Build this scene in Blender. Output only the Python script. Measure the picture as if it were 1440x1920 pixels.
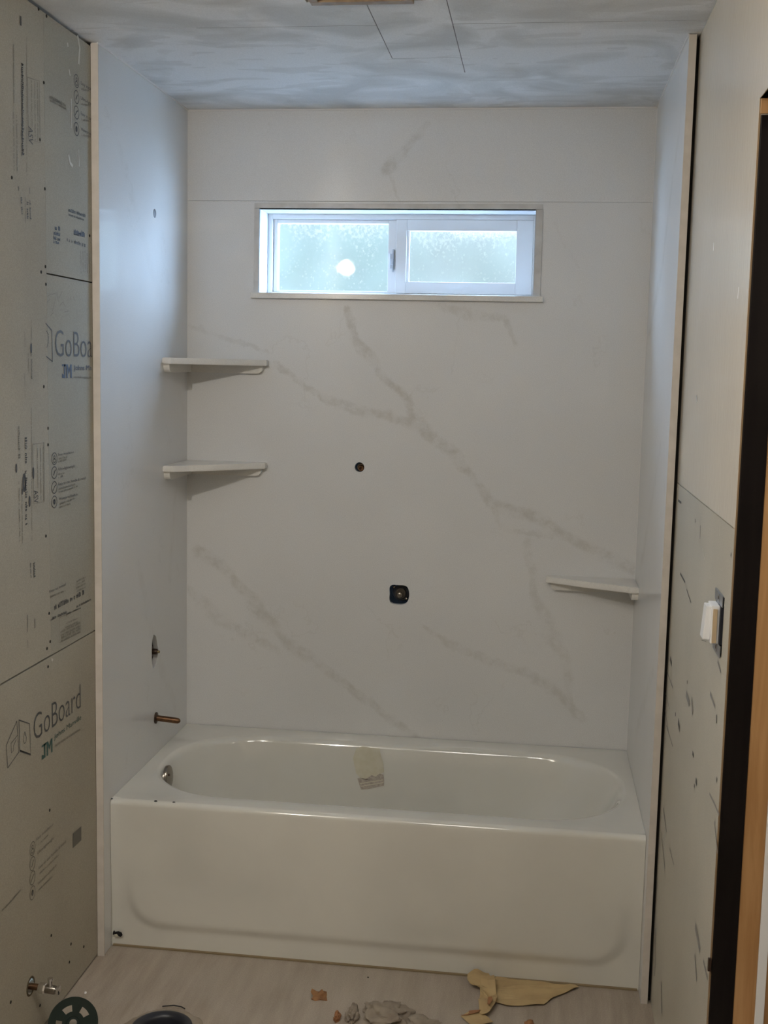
import bpy, bmesh, math, random
from mathutils import Vector, Matrix, Euler
from mathutils.bvhtree import BVHTree
from mathutils.geometry import tessellate_polygon
from mathutils.noise import noise as pnoise
random.seed(7)
S = bpy.context.scene
COL = S.collection
for o in list(bpy.data.objects): bpy.data.objects.remove(o)

# ------------------------------------------------------------------ camera
CAM = Vector((1.18770204, -3.91401486, 1.69750518))
ROT = Euler((1.45057461, -0.02161311, 0.13099963), 'XYZ')
FPX = 2216.15
cd = bpy.data.cameras.new('camera'); co = bpy.data.objects.new('camera', cd); COL.objects.link(co)
co.location = CAM; co.rotation_euler = ROT
cd.sensor_fit = 'VERTICAL'; cd.sensor_height = 36; cd.sensor_width = 27
cd.lens = FPX/1920*36; cd.clip_start = .02
S.camera = co
RM = ROT.to_matrix()
# ------------------------------------------------------------------ world, lights, exposure
w = bpy.data.worlds.new('world'); S.world = w; w.use_nodes = True
w.node_tree.nodes['Background'].inputs[0].default_value = (.45, .68, 1, 1)   # open blue-sky daylight
w.node_tree.nodes['Background'].inputs[1].default_value = 72.0
def lamp(name, kind, loc, power, color, **k):
    l = bpy.data.lights.new(name, kind); l.energy = power; l.color = color
    for a, b in k.items(): setattr(l, a, b)
    o = bpy.data.objects.new(name, l); COL.objects.link(o); o.location = loc; return o
lamp('vanity_bulb', 'POINT', (.055, -2.62, 2.27), 33, (1, .935, .845), shadow_soft_size=.02)
lamp('fill_lamp', 'AREA', (.85, -2.8, 2.50), 9, (1, .96, .90), shape='DISK', size=.5)  # added fill light, lifts the tub rim and other level surfaces
hl = lamp('hall_lamp', 'AREA', (2.3, -2.6, 2.4), 9, (1, .92, .8), shape='DISK', size=.4)
pt = lamp('window_portal', 'AREA', (.70, .19, 2.08), 1, (1, 1, 1), shape='RECTANGLE', size=.95, size_y=.32)
pt.rotation_euler = (-math.pi/2, 0, 0); pt.data.cycles.is_portal = True
WIN_E = .74         # radiance of the frosted daylight panes
S.view_settings.view_transform = 'Standard'; S.view_settings.look = 'None'
S.view_settings.exposure = 0.10; S.view_settings.gamma = 1; S.view_settings.use_curve_mapping = False

# ------------------------------------------------------------------ constants
W = 1.52; T = .7515; P = .812; H = 2.5345; RIM = .4469; SEAM = 2.2408
XL = -.018; XR = 1.548; YB = -4.5; DOOR = -1.717; DOORB = -2.56; DTOP = 2.18
def ray(x, y):
    return RM @ Vector(((x-720)/FPX, -(y-960)/FPX, -1))
def U(x, y, ax, v):            # point of a known plane (axis ax = v) as measured on the photograph
    d = ray(x, y); return CAM + d*((v-CAM[ax])/d[ax])

# ------------------------------------------------------------------ materials
def nt(m):
    return m.node_tree.nodes, m.node_tree.links
def mat(name, color, rough=.5, metal=0, spec=.5, ior=1.45, coat=0, coat_r=.1, emit=None, es=0, trans=0):
    m = bpy.data.materials.new(name); m.use_nodes = True
    b = m.node_tree.nodes['Principled BSDF']; i = b.inputs
    i['Base Color'].default_value = (*color, 1); i['Roughness'].default_value = rough
    i['Metallic'].default_value = metal; i['Specular IOR Level'].default_value = spec; i['IOR'].default_value = ior
    i['Coat Weight'].default_value = coat; i['Coat Roughness'].default_value = coat_r
    if emit: i['Emission Color'].default_value = (*emit, 1); i['Emission Strength'].default_value = es
    return m
class G:                        # tiny node-graph writer
    def __init__(s, m): s.m = m; s.n, s.l = nt(m); s.b = s.n['Principled BSDF']
    def new(s, t, **k):
        n = s.n.new(t)
        for a, b in k.items(): setattr(n, a, b)
        return n
    def put(s, sock, v):
        if isinstance(v, (int, float)): sock.default_value = v
        elif isinstance(v, (tuple, list)): sock.default_value = tuple(v) if len(v) == len(sock.default_value) else (*v, 1)
        else: s.l.new(v, sock)
    def math(s, op, a, b=0., c=None, clamp=False):
        n = s.new('ShaderNodeMath', operation=op, use_clamp=clamp)
        s.put(n.inputs[0], a); s.put(n.inputs[1], b)
        if c is not None: s.put(n.inputs[2], c)
        return n.outputs[0]
    def coord(s, kind='Object'): return s.new('ShaderNodeTexCoord').outputs[kind]
    def mapping(s, v, scale=(1,1,1), loc=(0,0,0), rot=(0,0,0)):
        n = s.new('ShaderNodeMapping'); s.l.new(v, n.inputs[0]); n.inputs['Scale'].default_value = scale
        n.inputs['Location'].default_value = loc; n.inputs['Rotation'].default_value = rot; return n.outputs[0]
    def noise(s, v, scale=5, detail=2, rough=.5, out='Fac', dist=0):
        n = s.new('ShaderNodeTexNoise'); s.l.new(v, n.inputs['Vector']); n.inputs['Scale'].default_value = scale
        n.inputs['Detail'].default_value = detail; n.inputs['Roughness'].default_value = rough
        n.inputs['Distortion'].default_value = dist; return n.outputs[out]
    def ramp(s, f, stops, interp='LINEAR'):
        n = s.new('ShaderNodeValToRGB'); s.l.new(f, n.inputs[0]); n.color_ramp.interpolation = interp
        e = n.color_ramp.elements
        while len(e) < len(stops): e.new(.5)
        for q, (p, c) in zip(e, stops): q.position = p; q.color = (*c, 1) if len(c) == 3 else c
        return n.outputs[0]
    def mix(s, f, a, b, mode='MIX'):
        n = s.new('ShaderNodeMix', data_type='RGBA', blend_type=mode)
        s.put(n.inputs[0], f); s.put(n.inputs[6], a); s.put(n.inputs[7], b); return n.outputs[2]
    def smooth(s, v, a, b, lo=0., hi=1.):
        n = s.new('ShaderNodeMapRange', interpolation_type='SMOOTHSTEP')
        s.put(n.inputs[0], v); n.inputs[1].default_value = a; n.inputs[2].default_value = b
        n.inputs[3].default_value = lo; n.inputs[4].default_value = hi; return n.outputs[0]
    def bump(s, h, strength=.2, dist=.002):
        n = s.new('ShaderNodeBump'); n.inputs['Strength'].default_value = strength; n.inputs['Distance'].default_value = dist
        s.l.new(h, n.inputs['Height']); s.l.new(n.outputs[0], s.b.inputs['Normal'])
    def color(s, v): s.put(s.b.inputs['Base Color'], v)

def noisy(name, c1, c2, scale=6, rough=.5, detail=4, bump=0, bscale=80, stretch=(1,1,1), grain=0, **k):
    m = mat(name, c1, rough, **k); g = G(m); v = g.mapping(g.coord(), stretch)
    f = g.ramp(g.noise(v, scale, detail), [(.35, (0,0,0)), (.65, (1,1,1))])
    c = g.mix(f, (*c1, 1), (*c2, 1))
    if grain:
        q = g.noise(g.coord(), 420, 1); c = g.mix(1., c, g.ramp(q, [(.3, (1-grain,)*3), (.7, (1+grain,)*3)]), 'MULTIPLY')
    g.color(c)
    if bump: g.bump(g.noise(v, bscale, 3), bump)
    return m

# veined quartz-look surround; veins listed as poly-lines in the panel's own plane (u across, z up, half width)
SURF = (.725, .725, .715)
def veined(name, axis, veins, seed):
    m = mat(name, SURF, rough=.38, spec=.5, ior=1.5, coat=.45, coat_r=.035); g = G(m); v = g.coord()
    sep = g.new('ShaderNodeSeparateXYZ'); g.l.new(v, sep.inputs[0])
    n1 = g.new('ShaderNodeSeparateColor'); g.l.new(g.noise(g.mapping(v, loc=(seed, 0, 0)), 8, 7, .70, 'Color'), n1.inputs[0])
    u = g.math('ADD', sep.outputs[axis], g.math('MULTIPLY', g.math('SUBTRACT', n1.outputs[0], .5), .085))
    z = g.math('ADD', sep.outputs[2], g.math('MULTIPLY', g.math('SUBTRACT', n1.outputs[1], .5), .085))
    tot = None
    for line in veins:
        st = line[0]
        for (a, b) in zip(line[1:-1], line[2:]):
            ax, az, aw = a; bx, bz, bw = b; dx, dz = bx-ax, bz-az; L2 = dx*dx+dz*dz
            px = g.math('SUBTRACT', u, ax); pz = g.math('SUBTRACT', z, az)
            t = g.math('DIVIDE', g.math('ADD', g.math('MULTIPLY', px, dx), g.math('MULTIPLY', pz, dz)), L2, clamp=True)
            ex = g.math('SUBTRACT', px, g.math('MULTIPLY', t, dx)); ez = g.math('SUBTRACT', pz, g.math('MULTIPLY', t, dz))
            d = g.math('SQRT', g.math('ADD', g.math('MULTIPLY', ex, ex), g.math('MULTIPLY', ez, ez)))
            wd = g.math('MULTIPLY_ADD', t, bw-aw, aw)
            q = g.smooth(g.math('DIVIDE', d, wd), .35, 1.35, st, 0)
            tot = q if tot is None else g.math('MAXIMUM', tot, q)
    br = g.noise(v, 16, 6, .7)
    f = g.math('MULTIPLY', tot, g.smooth(br, .38, .64, .15, .95))
    cloud = g.noise(g.mapping(v, loc=(seed, 2, 1)), 2.2, 3)
    base = g.mix(g.smooth(cloud, .35, .7, 0, 1), (*SURF, 1), (SURF[0]*.955, SURF[1]*.955, SURF[2]*.955, 1))
    # hairlines
    hn = g.math('ABSOLUTE', g.math('SUBTRACT', g.noise(g.mapping(v, loc=(seed*3, 0, 2), rot=(.3, .5, .2)), 1.6, 6, .6), .5))
    hl_ = g.math('MULTIPLY', g.smooth(hn, 0, .006, .16, 0), g.smooth(g.noise(v, 3.2, 2), .5, .62))
    c = g.mix(g.math('ADD', f, hl_, clamp=True), base, (.47, .45, .405, 1))
    spk = g.noise(v, 500, 1)
    c = g.mix(1., c, g.ramp(spk, [(.3, (.90,)*3), (.7, (1.07,)*3)]), 'MULTIPLY')
    g.color(c)
    g.bump(g.noise(v, 14, 2), .02, .002)
    return m
def L(st, *pts):                 # vein measured on the back panel
    out = [st]
    for (x, y, wpx) in pts:
        q = U(x, y, 1, 0); out.append((q.x, q.z, wpx/740))
    return out
BACKV = [L(.62, (650,575,9), (668,640,12), (715,700,11), (760,740,13), (775,790,14), (840,835,13), (900,915,10), (930,960,9)),
         L(.55, (520,680,9), (590,735,10), (660,765,13), (760,790,13), (840,840,12), (880,890,11), (925,945,17), (1010,975,15), (1090,1020,15), (1185,1068,20)),
         L(.35, (925,950,5), (940,990,6), (1000,1000,7), (1080,1012,9)),
         L(.38, (990,1015,12), (1000,1100,11), (1030,1180,22), (1060,1230,14), (1070,1330,10)),
         L(.5, (370,1035,15), (430,1075,16), (500,1160,17), (560,1220,15), (640,1280,14), (720,1340,14), (780,1385,12)),
         L(.38, (355,1100,10), (400,1150,22), (460,1190,15), (520,1215,10)),
         L(.42, (800,1175,6), (860,1210,10), (920,1240,14), (980,1255,12), (1050,1300,14), (1090,1350,12)),
         L(.55, (800,232,9), (775,270,10), (725,318,16)),
         L(.3, (725,318,6), (750,380,4)),
         L(.42, (820,572,8), (880,590,15), (945,598,10), (965,640,7)),
         L(.25, (860,590,3), (858,640,2), (850,700,2)),
         L(.3, (355,610,5), (420,635,7), (500,660,4)),
         L(.3, (480,1258,2), (520,1250,2)), L(.2, (1040,420,4), (1080,500,3))]
M_back = veined('surround_back', 0, BACKV, 1.3)
M_left = veined('surround_left', 1, [[.10, (-.65, 2.3, .02), (-.3, 1.9, .03), (-.05, 1.55, .02)], [.2, (-.5, 1.1, .02), (-.35, .8, .03), (-.1, .5, .02)], [.25, (-.12, 1.3, .015), (-.2, 1.0, .02)]], 5.1)
M_right = veined('surround_right', 1, [[.35, (-.7, 2.35, .02), (-.4, 2.0, .03), (-.05, 1.8, .02)], [.3, (-.6, 1.5, .02), (-.2, 1.1, .03)], [.3, (-.7, .9, .02), (-.3, .6, .03)]], 9.2)
M_edge = noisy('surround_edge', (.64, .59, .535), (.58, .535, .48), 30, .5)
M_shelf = noisy('shelf_quartz', (.80, .78, .73), (.72, .70, .66), 9, .2, grain=.05)
M_caulk = mat('caulk', (.74, .73, .71), .4)
M_board = noisy('backer_board', (.42, .385, .305), (.375, .34, .27), 2.2, .8, detail=5, grain=.10, bump=.05)
M_board2 = noisy('backer_board_green', (.40, .37, .295), (.355, .33, .265), 2.5, .75, detail=5, grain=.10, bump=.05)
M_gap = mat('dark_gap', (.02, .018, .015), .9)
M_ink = mat('print_ink', (.085, .085, .085), .6)
M_inkg = mat('print_green', (.04, .10, .085), .6)
M_inkb = mat('print_blue', (.07, .10, .16), .6)
M_inkf = mat('print_faint', (.235, .215, .17), .6); M_inkm = mat('print_medium', (.15, .14, .115), .6)
M_scr = mat('scratch_white', (.62, .60, .52), .5)
def paint():
    m = mat('glossy_wall_paint', (.68, .615, .52), .27, ior=1.55, coat=.6, coat_r=.24); g = G(m); v = g.coord()
    g.color(g.mix(g.ramp(g.noise(v, 2.5, 3), [(.35, (0,)*3), (.65, (1,)*3)]), (.68, .615, .52, 1), (.72, .655, .555, 1)))
    g.bump(g.noise(g.mapping(v, (1, 2.2, 1)), 30, 3), .18, .004); return m
M_paint = paint()
M_rboard = noisy('grey_backer_board', (.50, .465, .385), (.45, .42, .35), 3, .5, detail=5, grain=.08, bump=.05)
def ceil_mat():
    m = mat('ceiling_primer', (.62, .62, .62), .5); g = G(m); v = g.coord()
    a = g.noise(g.mapping(v, (1, 1.1, 1), (3.4, 1.7, 0)), 3.4, 3, .45, dist=1.2)
    c = g.ramp(a, [(.36, (.60, .605, .60)), (.44, (.68, .69, .69)), (.53, (.75, .76, .765)), (.56, (.80, .81, .82))])
    b = g.noise(g.mapping(v, (1, 3, 1), (1, 5, 0)), 5, 2, .4, dist=.8)
    c = g.mix(g.smooth(b, .58, .61, 0, .45), c, (.60, .60, .595, 1))
    c = g.mix(1., c, g.ramp(g.noise(v, 420, 1), [(.3, (.92,)*3), (.7, (1.06,)*3)]), 'MULTIPLY')
    g.color(c); g.bump(g.noise(v, 60, 3), .08); return m
M_ceil = ceil_mat()
M_ceilj = mat('ceiling_joint', (.20, .20, .20), .9)
def floor_mat():
    m = mat('vinyl_floor', (.3, .26, .21), .45); g = G(m); v = g.coord()
    r = math.radians(-12)
    a = g.noise(g.mapping(v, (9, 1.1, 1), rot=(0, 0, r)), 3.2, 5, .6)
    c = g.ramp(a, [(.32, (.30, .25, .20)), (.5, (.355, .30, .245)), (.7, (.41, .35, .29))])
    b = g.noise(v, 3, 4); c = g.mix(g.smooth(b, .4, .65, 0, .5), c, (.40, .355, .295, 1))
    c = g.mix(1., c, g.ramp(g.noise(v, 300, 2), [(.3, (.88,)*3), (.7, (1.1,)*3)]), 'MULTIPLY')
    g.color(c); g.bump(g.noise(v, 90, 3), .1); return m
M_floor = floor_mat()
M_room = mat('room_paint', (.55, .50, .42), .6)
M_vinyl = mat('window_vinyl', (.62, .62, .62), .35); M_latch = mat('latch_vinyl', (.40, .42, .46), .35)
M_liner = mat('window_liner', (.78, .79, .80), .3)
M_copper = noisy('old_copper', (.22, .12, .06), (.13, .07, .04), 60, .38, metal=.9)
M_bronze = mat('dark_bronze', (.09, .06, .045), .35, metal=.8)
M_nick = mat('brushed_nickel', (.30, .27, .235), .22, metal=1)
M_chrome = mat('chrome', (.75, .75, .75), .12, metal=1)
M_black = mat('black_cavity', (.008, .008, .01), .7)
M_rubber = mat('black_plastic', (.02, .022, .03), .35)
M_brass = mat('dull_brass', (.28, .22, .12), .4, metal=.9)
M_green = mat('dark_green_plastic', (.003, .013, .010), .35)
M_white = mat('white_plastic', (.80, .80, .80), .3)
M_steel = mat('galvanised_steel', (.35, .36, .38), .35, metal=.8)
M_cream = mat('switch_side', (.55, .42, .27), .4)
M_paper = noisy('kraft_paper', (.50, .37, .19), (.42, .30, .15), 12, .7, bump=.1)
M_paper2 = mat('kraft_underside', (.30, .14, .06), .7)
M_scrap = noisy('brown_scrap', (.34, .17, .07), (.22, .11, .05), 40, .8)
M_plaster = noisy('old_plaster', (.33, .28, .22), (.22, .18, .14), 22, .85, bump=.6, bscale=60)
def wood(name, c1, c2):
    m = mat(name, c1, .45); g = G(m); v = g.coord()
    a = g.noise(g.mapping(v, (14, 14, 1.0)), 3, 4, .6, dist=.4)
    b = g.noise(g.mapping(v, (1, 1, 2)), 1.5, 1)
    c = g.mix(g.smooth(a, .3, .7), (*c1, 1), (*c2, 1)); c = g.mix(g.smooth(b, .4, .6, 0, .4), c, (c1[0]*.75, c1[1]*.7, c1[2]*.6, 1))
    g.color(c); return m
M_pine = wood('pine', (.50, .29, .13), (.36, .185, .07))
M_dark = wood('dark_stained_wood', (.007, .005, .005), (.012, .009, .008)); M_dark.node_tree.nodes['Principled BSDF'].inputs['Specular IOR Level'].default_value = .2
M_ply = wood('plywood', (.34, .24, .14), (.22, .14, .08))
def enamel():
    m = mat('tub_enamel', (.72, .705, .62), .10, ior=1.5, coat=1, coat_r=.06); g = G(m); v = g.coord()
    g.color(g.mix(g.smooth(g.noise(v, 3, 3), .35, .7), (.70, .69, .63, 1), (.65, .64, .585, 1))); return m
M_tub = enamel()
M_res = noisy('glue_residue', (.64, .61, .49), (.60, .565, .43), 50, .5)
M_label = noisy('old_label', (.50, .45, .38), (.36, .31, .27), 160, .6)

# ------------------------------------------------------------------ object helpers
def link(me, name, m, parent=None, smooth=False, label=None, kind=None):
    o = bpy.data.objects.new(name, me); COL.objects.link(o)
    if m is not None and not me.materials:
        for q in (m if isinstance(m, (list, tuple)) else [m]): me.materials.append(q)
    if smooth:
        for f in me.polygons: f.use_smooth = True
    if parent: o.parent = parent
    if label: o['label'] = label
    if kind: o['kind'] = kind
    return o
def from_bm(bm, name, m, parent=None, smooth=False, label=None, kind=None, recalc=True, auto=None):
    if recalc: bmesh.ops.recalc_face_normals(bm, faces=bm.faces)
    me = bpy.data.meshes.new(name); bm.to_mesh(me); bm.free()
    o = link(me, name, m, parent, smooth, label, kind)
    if auto:
        for f in me.polygons: f.use_smooth = True
        me.set_sharp_from_angle(angle=math.radians(auto))
    return o
def tag(o, label, cat, group=None):
    o['label'] = label; o['category'] = cat
    if group: o['group'] = group
    return o
def empty(name, loc, label, cat, group=None, rot=(0,0,0)):
    o = bpy.data.objects.new(name, None); COL.objects.link(o); o.location = loc; o.rotation_euler = rot
    o.empty_display_size = .05
    return tag(o, label, cat, group)
def add_box(bm, lo, hi, bev=0):
    g = bmesh.ops.create_cube(bm, size=1)
    lo, hi = Vector(lo), Vector(hi)
    for v in g['verts']: v.co = Vector([lo[i]+(v.co[i]+.5)*(hi[i]-lo[i]) for i in range(3)])
    if bev:
        es = list({e for v in g['verts'] for e in v.link_edges})
        bmesh.ops.bevel(bm, geom=es, offset=bev, segments=2, affect='EDGES', profile=.6)
def box(name, lo, hi, m, parent=None, bev=0, label=None, kind=None):
    bm = bmesh.new(); add_box(bm, lo, hi, bev); return from_bm(bm, name, m, parent, label=label, kind=kind)
def plate(bm, plane, outer, holes, at, th):
    """polygon with holes in a plane ('x','y','z' normal), extruded by th along the axis"""
    def P3(p, d):
        if plane == 'y': return Vector((p[0], at+d, p[1]))
        if plane == 'x': return Vector((at+d, p[0], p[1]))
        return Vector((p[0], p[1], at+d))
    loops = [outer]+list(holes)
    tris = tessellate_polygon([[Vector((p[0], p[1], 0)) for p in l] for l in loops])
    flat = [p for l in loops for p in l]
    A = [bm.verts.new(P3(p, 0)) for p in flat]; B = [bm.verts.new(P3(p, th)) for p in flat]
    for t in tris:
        try: bm.faces.new([A[i] for i in t]); bm.faces.new([B[i] for i in reversed(t)])
        except ValueError: pass
    k = 0
    for l in loops:
        n = len(l)
        for i in range(n):
            j = (i+1) % n
            bm.faces.new((A[k+i], A[k+j], B[k+j], B[k+i]))
        k += n
def rect(a0, b0, a1, b1): return [(a0, b0), (a1, b0), (a1, b1), (a0, b1)]
def circ(cx, cy, r, n=24, wob=0, sq=1.0, ry=None):
    out = []
    for i in range(n):
        t = 2*math.pi*i/n; c, s = math.cos(t), math.sin(t)
        k = (abs(c)**(2*sq)+abs(s)**(2*sq))**(-1/(2*sq)) if sq != 1 else 1
        rr = r*(1+wob*math.sin(3*t+1)+wob*.7*math.sin(5*t+2))
        out.append((cx+rr*k*c, cy+(ry or r)/r*rr*k*s))
    return out
def revolve(bm, prof, origin, axis, n=32, cap0=True, cap1=True, ref=None):
    """prof: (distance along axis, radius)"""
    axis = Vector(axis).normalized(); q = axis.to_track_quat('Z', 'Y'); origin = Vector(origin)
    rings = []
    for (d, r) in prof:
        rings.append([bm.verts.new(origin+q@Vector((r*math.cos(2*math.pi*i/n), r*math.sin(2*math.pi*i/n), d))) for i in range(n)])
    for a, b in zip(rings, rings[1:]):
        for i in range(n): bm.faces.new((a[i], a[(i+1) % n], b[(i+1) % n], b[i]))
    if cap0: bm.faces.new(list(reversed(rings[0])))
    if cap1: bm.faces.new(rings[-1])
def rev(name, prof, origin, axis, m, parent=None, n=32, cap0=True, cap1=True, label=None, auto=40):
    bm = bmesh.new(); revolve(bm, prof, origin, axis, n, cap0, cap1)
    return from_bm(bm, name, m, parent, label=label, auto=auto)
def tube(bm, pts, r, n=10):
    pts = [Vector(p) for p in pts]; rings = []
    for i, p in enumerate(pts):
        d = (pts[min(i+1, len(pts)-1)]-pts[max(i-1, 0)]).normalized(); q = d.to_track_quat('Z', 'Y')
        rings.append([bm.verts.new(p+q@Vector((r*math.cos(2*math.pi*k/n), r*math.sin(2*math.pi*k/n), 0))) for k in range(n)])
    for a, b in zip(rings, rings[1:]):
        for k in range(n): bm.faces.new((a[k], a[(k+1) % n], b[(k+1) % n], b[k]))
    bm.faces.new(list(reversed(rings[0]))); bm.faces.new(rings[-1])

# ================================================================== SETTING
# hole outlines
valve_back = circ(.7395, .941, .0335, 40, .03, 1.9)
pipe_back = circ(.5961, 1.3692, .0165, 28)
valve_left = [(-.352, .835), (-.362, .80), (-.360, .76), (-.345, .742), (-.325, .752), (-.312, .785), (-.320, .81), (-.335, .83)]
valve_left = [(-.378, .80), (-.374, .828), (-.358, .845), (-.337, .835), (-.322, .806), (-.312, .785), (-.322, .762), (-.345, .738), (-.366, .735), (-.377, .76)]
arm_left = circ(-.3426, 2.1553, .0135, 24)
spout_left = circ(-.34, .5675, .0125, 20)
WX0, WX1, WZ0, WZ1 = .246, 1.153, 1.943, 2.2155

# ---- floor, ceiling, walls (continuous shells)
FL = (.285, -1.155)        # toilet flange centre
bm = bmesh.new(); plate(bm, 'z', rect(XL-.02, YB, 3.3, .02), [circ(*FL, .062, 40, .02)], 0, -.03)
floor = from_bm(bm, 'floor', M_floor, kind='structure')
box('floor_underlay', (-.05, YB-.1, -.16), (3.4, .2, -.10), M_black, floor)
ceiling = box('ceiling', (-.15, YB-.1, H+.012), (3.4, .2, H+.10), M_ceilj, kind='structure')
G2 = .0012
def cpanel(poly):
    cx = sum(p[0] for p in poly)/len(poly); cy = sum(p[1] for p in poly)/len(poly)
    bm = bmesh.new()
    plate(bm, 'z', poly, [], H, .012)
    return from_bm(bm, 'drywall_panel', M_ceil, ceiling)
VX = .757; VX2 = .944
cpanel([(XL-.05, -.92), (VX-G2, -.92), (VX-G2, -.61), (VX2-G2, -.61), (VX2-G2, -.45), (VX2, -.45), (VX2, 0), (XL-.05, 0)])
cpanel([(VX+G2, -1.112), (VX2-G2, -1.112), (VX2-G2, -.613), (VX+G2, -.613)])
cpanel([(VX2+G2, -.921), (1.60, -.921), (1.60, 0), (VX2, 0), (VX2, -.45), (VX2+G2, -.45)])
cpanel([(VX2+G2, -2.0), (1.60, -2.0), (1.60, -.925), (VX2+G2, -.925)])
cpanel([(XL-.05, -2.0), (.62, -2.0), (.62, -1.112), (VX-G2, -1.112), (VX-G2, -.9235), (XL-.05, -.9235)])
for lo, hi in (((.30, -.9235), (VX-G2, -.92)), ((VX, -.613), (VX2-G2, -.61)), ((VX2, -.925), (1.35, -.921)), ((VX-G2, -1.112), (VX+G2, -.61)), ((VX2-G2, -1.112), (VX2+G2, -.45))):
    box('joint_line', (*lo, H+.0004), (*hi, H+.011), M_ceilj, ceiling)
cpanel([(XL-.05, YB), (1.60, YB), (1.60, -2.0), (XL-.05, -2.0)])
cpanel([(1.60, YB), (3.35, YB), (3.35, 0), (1.60, 0)])
bm = bmesh.new()       # square vent cut-out at the frame's top edge: wooden blocking round it
for (a, b) in (((.632, -1.138, H-.008), (.87, -1.112, H+.03)), ((.632, -1.40, H-.008), (.652, -1.138, H+.03)), ((.85, -1.40, H-.008), (.87, -1.138, H+.03)), ((.632, -1.42, H-.008), (.87, -1.40, H+.03))):
    add_box(bm, a, b, .002)
from_bm(bm, 'wood_blocking', M_ply, ceiling, label='brown wooden edge of the opening in the ceiling')
box('opening_cover', (.652, -1.40, H+.006), (.85, -1.138, H+.014), M_black, ceiling)

# back wall
bm = bmesh.new()
plate(bm, 'y', rect(-.15, 0, 1.75, H+.02), [rect(WX0-.004, WZ0-.004, WX1+.004, WZ1+.004), circ(.7395, .941, .055, 24), circ(.5961, 1.3692, .024, 20)], .018, .03)
wall_back = from_bm(bm, 'wall_back', M_room, kind='structure')
bm = bmesh.new()
plate(bm, 'y', rect(-.15, 0, 1.75, H+.02), [rect(WX0-.004, WZ0-.004, WX1+.004, WZ1+.004)], .13, .04)
from_bm(bm, 'rear_sheathing', M_black, wall_back)
# lower back surround panel: notch cut for the window
bm = bmesh.new()
plate(bm, 'y', rect(0, .30, W, SEAM-.0004), [rect(WX0, WZ0, WX1, WZ1), valve_back, pipe_back], 0, .016)
from_bm(bm, 'surround_panel', M_back, wall_back, label='large grey-veined white glossy panel around the window')
bm = bmesh.new(); plate(bm, 'y', rect(0, SEAM+.0004, W, H-.002), [], -.0003, .0163)
from_bm(bm, 'surround_panel', M_back, wall_back, label='narrow top strip of veined white panel under the ceiling')
box('panel_backing', (0, .0165, .25), (W, .0178, WZ0-.02), M_gap, wall_back).hide_render = False
bpy.data.objects.remove(bpy.data.objects['panel_backing'])
# left wall
bm = bmesh.new()
plate(bm, 'x', rect(YB, 0, .02, H+.02), [[(y*1.0-.0, z) for y, z in circ(-.348, .79, .065, 24)], circ(-.3426, 2.1553, .03, 16), circ(-.34, .5675, .02, 16), circ(-1.262, .150, .030, 24)], XL-.016, -.012)
wall_left = from_bm(bm, 'wall_left', M_gap, kind='structure')
box('rear_sheathing', (XL-.14, YB, 0), (XL-.12, .02, H+.02), M_black, wall_left)
box('caulk_bead', (.0, -P, H-.004), (.0035, 0, H), M_caulk, wall_left)
bm = bmesh.new()
plate(bm, 'x', rect(-P, 0, 0, H-.0015), [valve_left, arm_left, spout_left], 0, -.0155)
box('edge_trim', (-.0175, -P-.0015, 0), (.003, -P+.003, H-.004), M_edge, wall_left, .0006)
lp = from_bm(bm, 'surround_panel', [M_left, M_edge], wall_left, label='tall glossy white veined side panel')
for f in lp.data.polygons:
    if f.normal.y < -.9 and f.center.y < -P+.001: f.material_index = 1
BG = .0013
hole_stop = circ(-1.262, .150, .019, 24, .05)
def lboard(y0, y1, z0, z1, m, holes=()):
    bm = bmesh.new(); plate(bm, 'x', rect(y0+BG, z0+BG, y1-BG, z1-BG), holes, XL, -.0125)
    return from_bm(bm, 'backer_board', m, wall_left)
YG = -1.1125
B1 = lboard(YG, -P-.0005, 1.9125, H-.009, M_board2)
B2 = lboard(YG, -P-.0005, .9575, 1.9115, M_board2)
B3 = lboard(-2.6, YG+.002, .9585, H-.009, M_board)
B4 = lboard(-2.6, -P-.0005, .004, .9565, M_board, [hole_stop])
lboard(YB, -2.6, .004, H-.004, M_board)
# right wall with door opening
bm = bmesh.new()
SWH = [(-1.649, 1.166), (-1.541, 1.166), (-1.541, 1.282), (-1.649, 1.282)]
plate(bm, 'x', [(YB, 0), (DOORB, 0), (DOORB, DTOP+.02), (DOOR, DTOP+.02), (DOOR, 0), (.02, 0), (.02, H+.02), (YB, H+.02)], [SWH], XR+.013, .012)
wall_right = from_bm(bm, 'wall_right', M_room, kind='structure')
RS = 1.4225
def rboard(poly, m, holes=()):
    bm = bmesh.new(); plate(bm, 'x', poly, holes, XR, .0125)
    return from_bm(bm, 'wall_board', m, wall_right)
R1 = rboard([(YB, DTOP), (DOOR, DTOP), (DOOR, RS+.0012), (-.02, RS+.0012), (-.02, H-.001), (YB, H-.001)], M_paint)
R2 = rboard([(DOOR+.001, .004), (-.02, .004), (-.02, RS-.0012), (DOOR+.001, RS-.0012)], M_rboard, [SWH])
rboard([(YB, 0), (DOORB, 0), (DOORB, DTOP-.001), (YB, DTOP-.001)], M_paint)
bm = bmesh.new(); plate(bm, 'x', rect(-P, 0, 0, H-.0015), [], W, .0185)
rp = from_bm(bm, 'surround_panel', [M_right, M_edge], wall_right, label='tall glossy white veined side panel')
for f in rp.data.polygons:
    if f.normal.y < -.9 and f.center.y < -P+.001: f.material_index = 1
box('caulk_bead', (W-.003, -P, H-.004), (W, 0, H), M_caulk, wall_right)
box('gap_shade_strip', (W+.0185, -.79, 0), (XR, -.74, H-.01), M_gap, wall_right)  # dark filler standing in for the shade deep in the panel gap
box('caulk_bead', (0, -.0045, H-.0055), (W, 0, H-.0005), M_caulk, wall_back)
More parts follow.
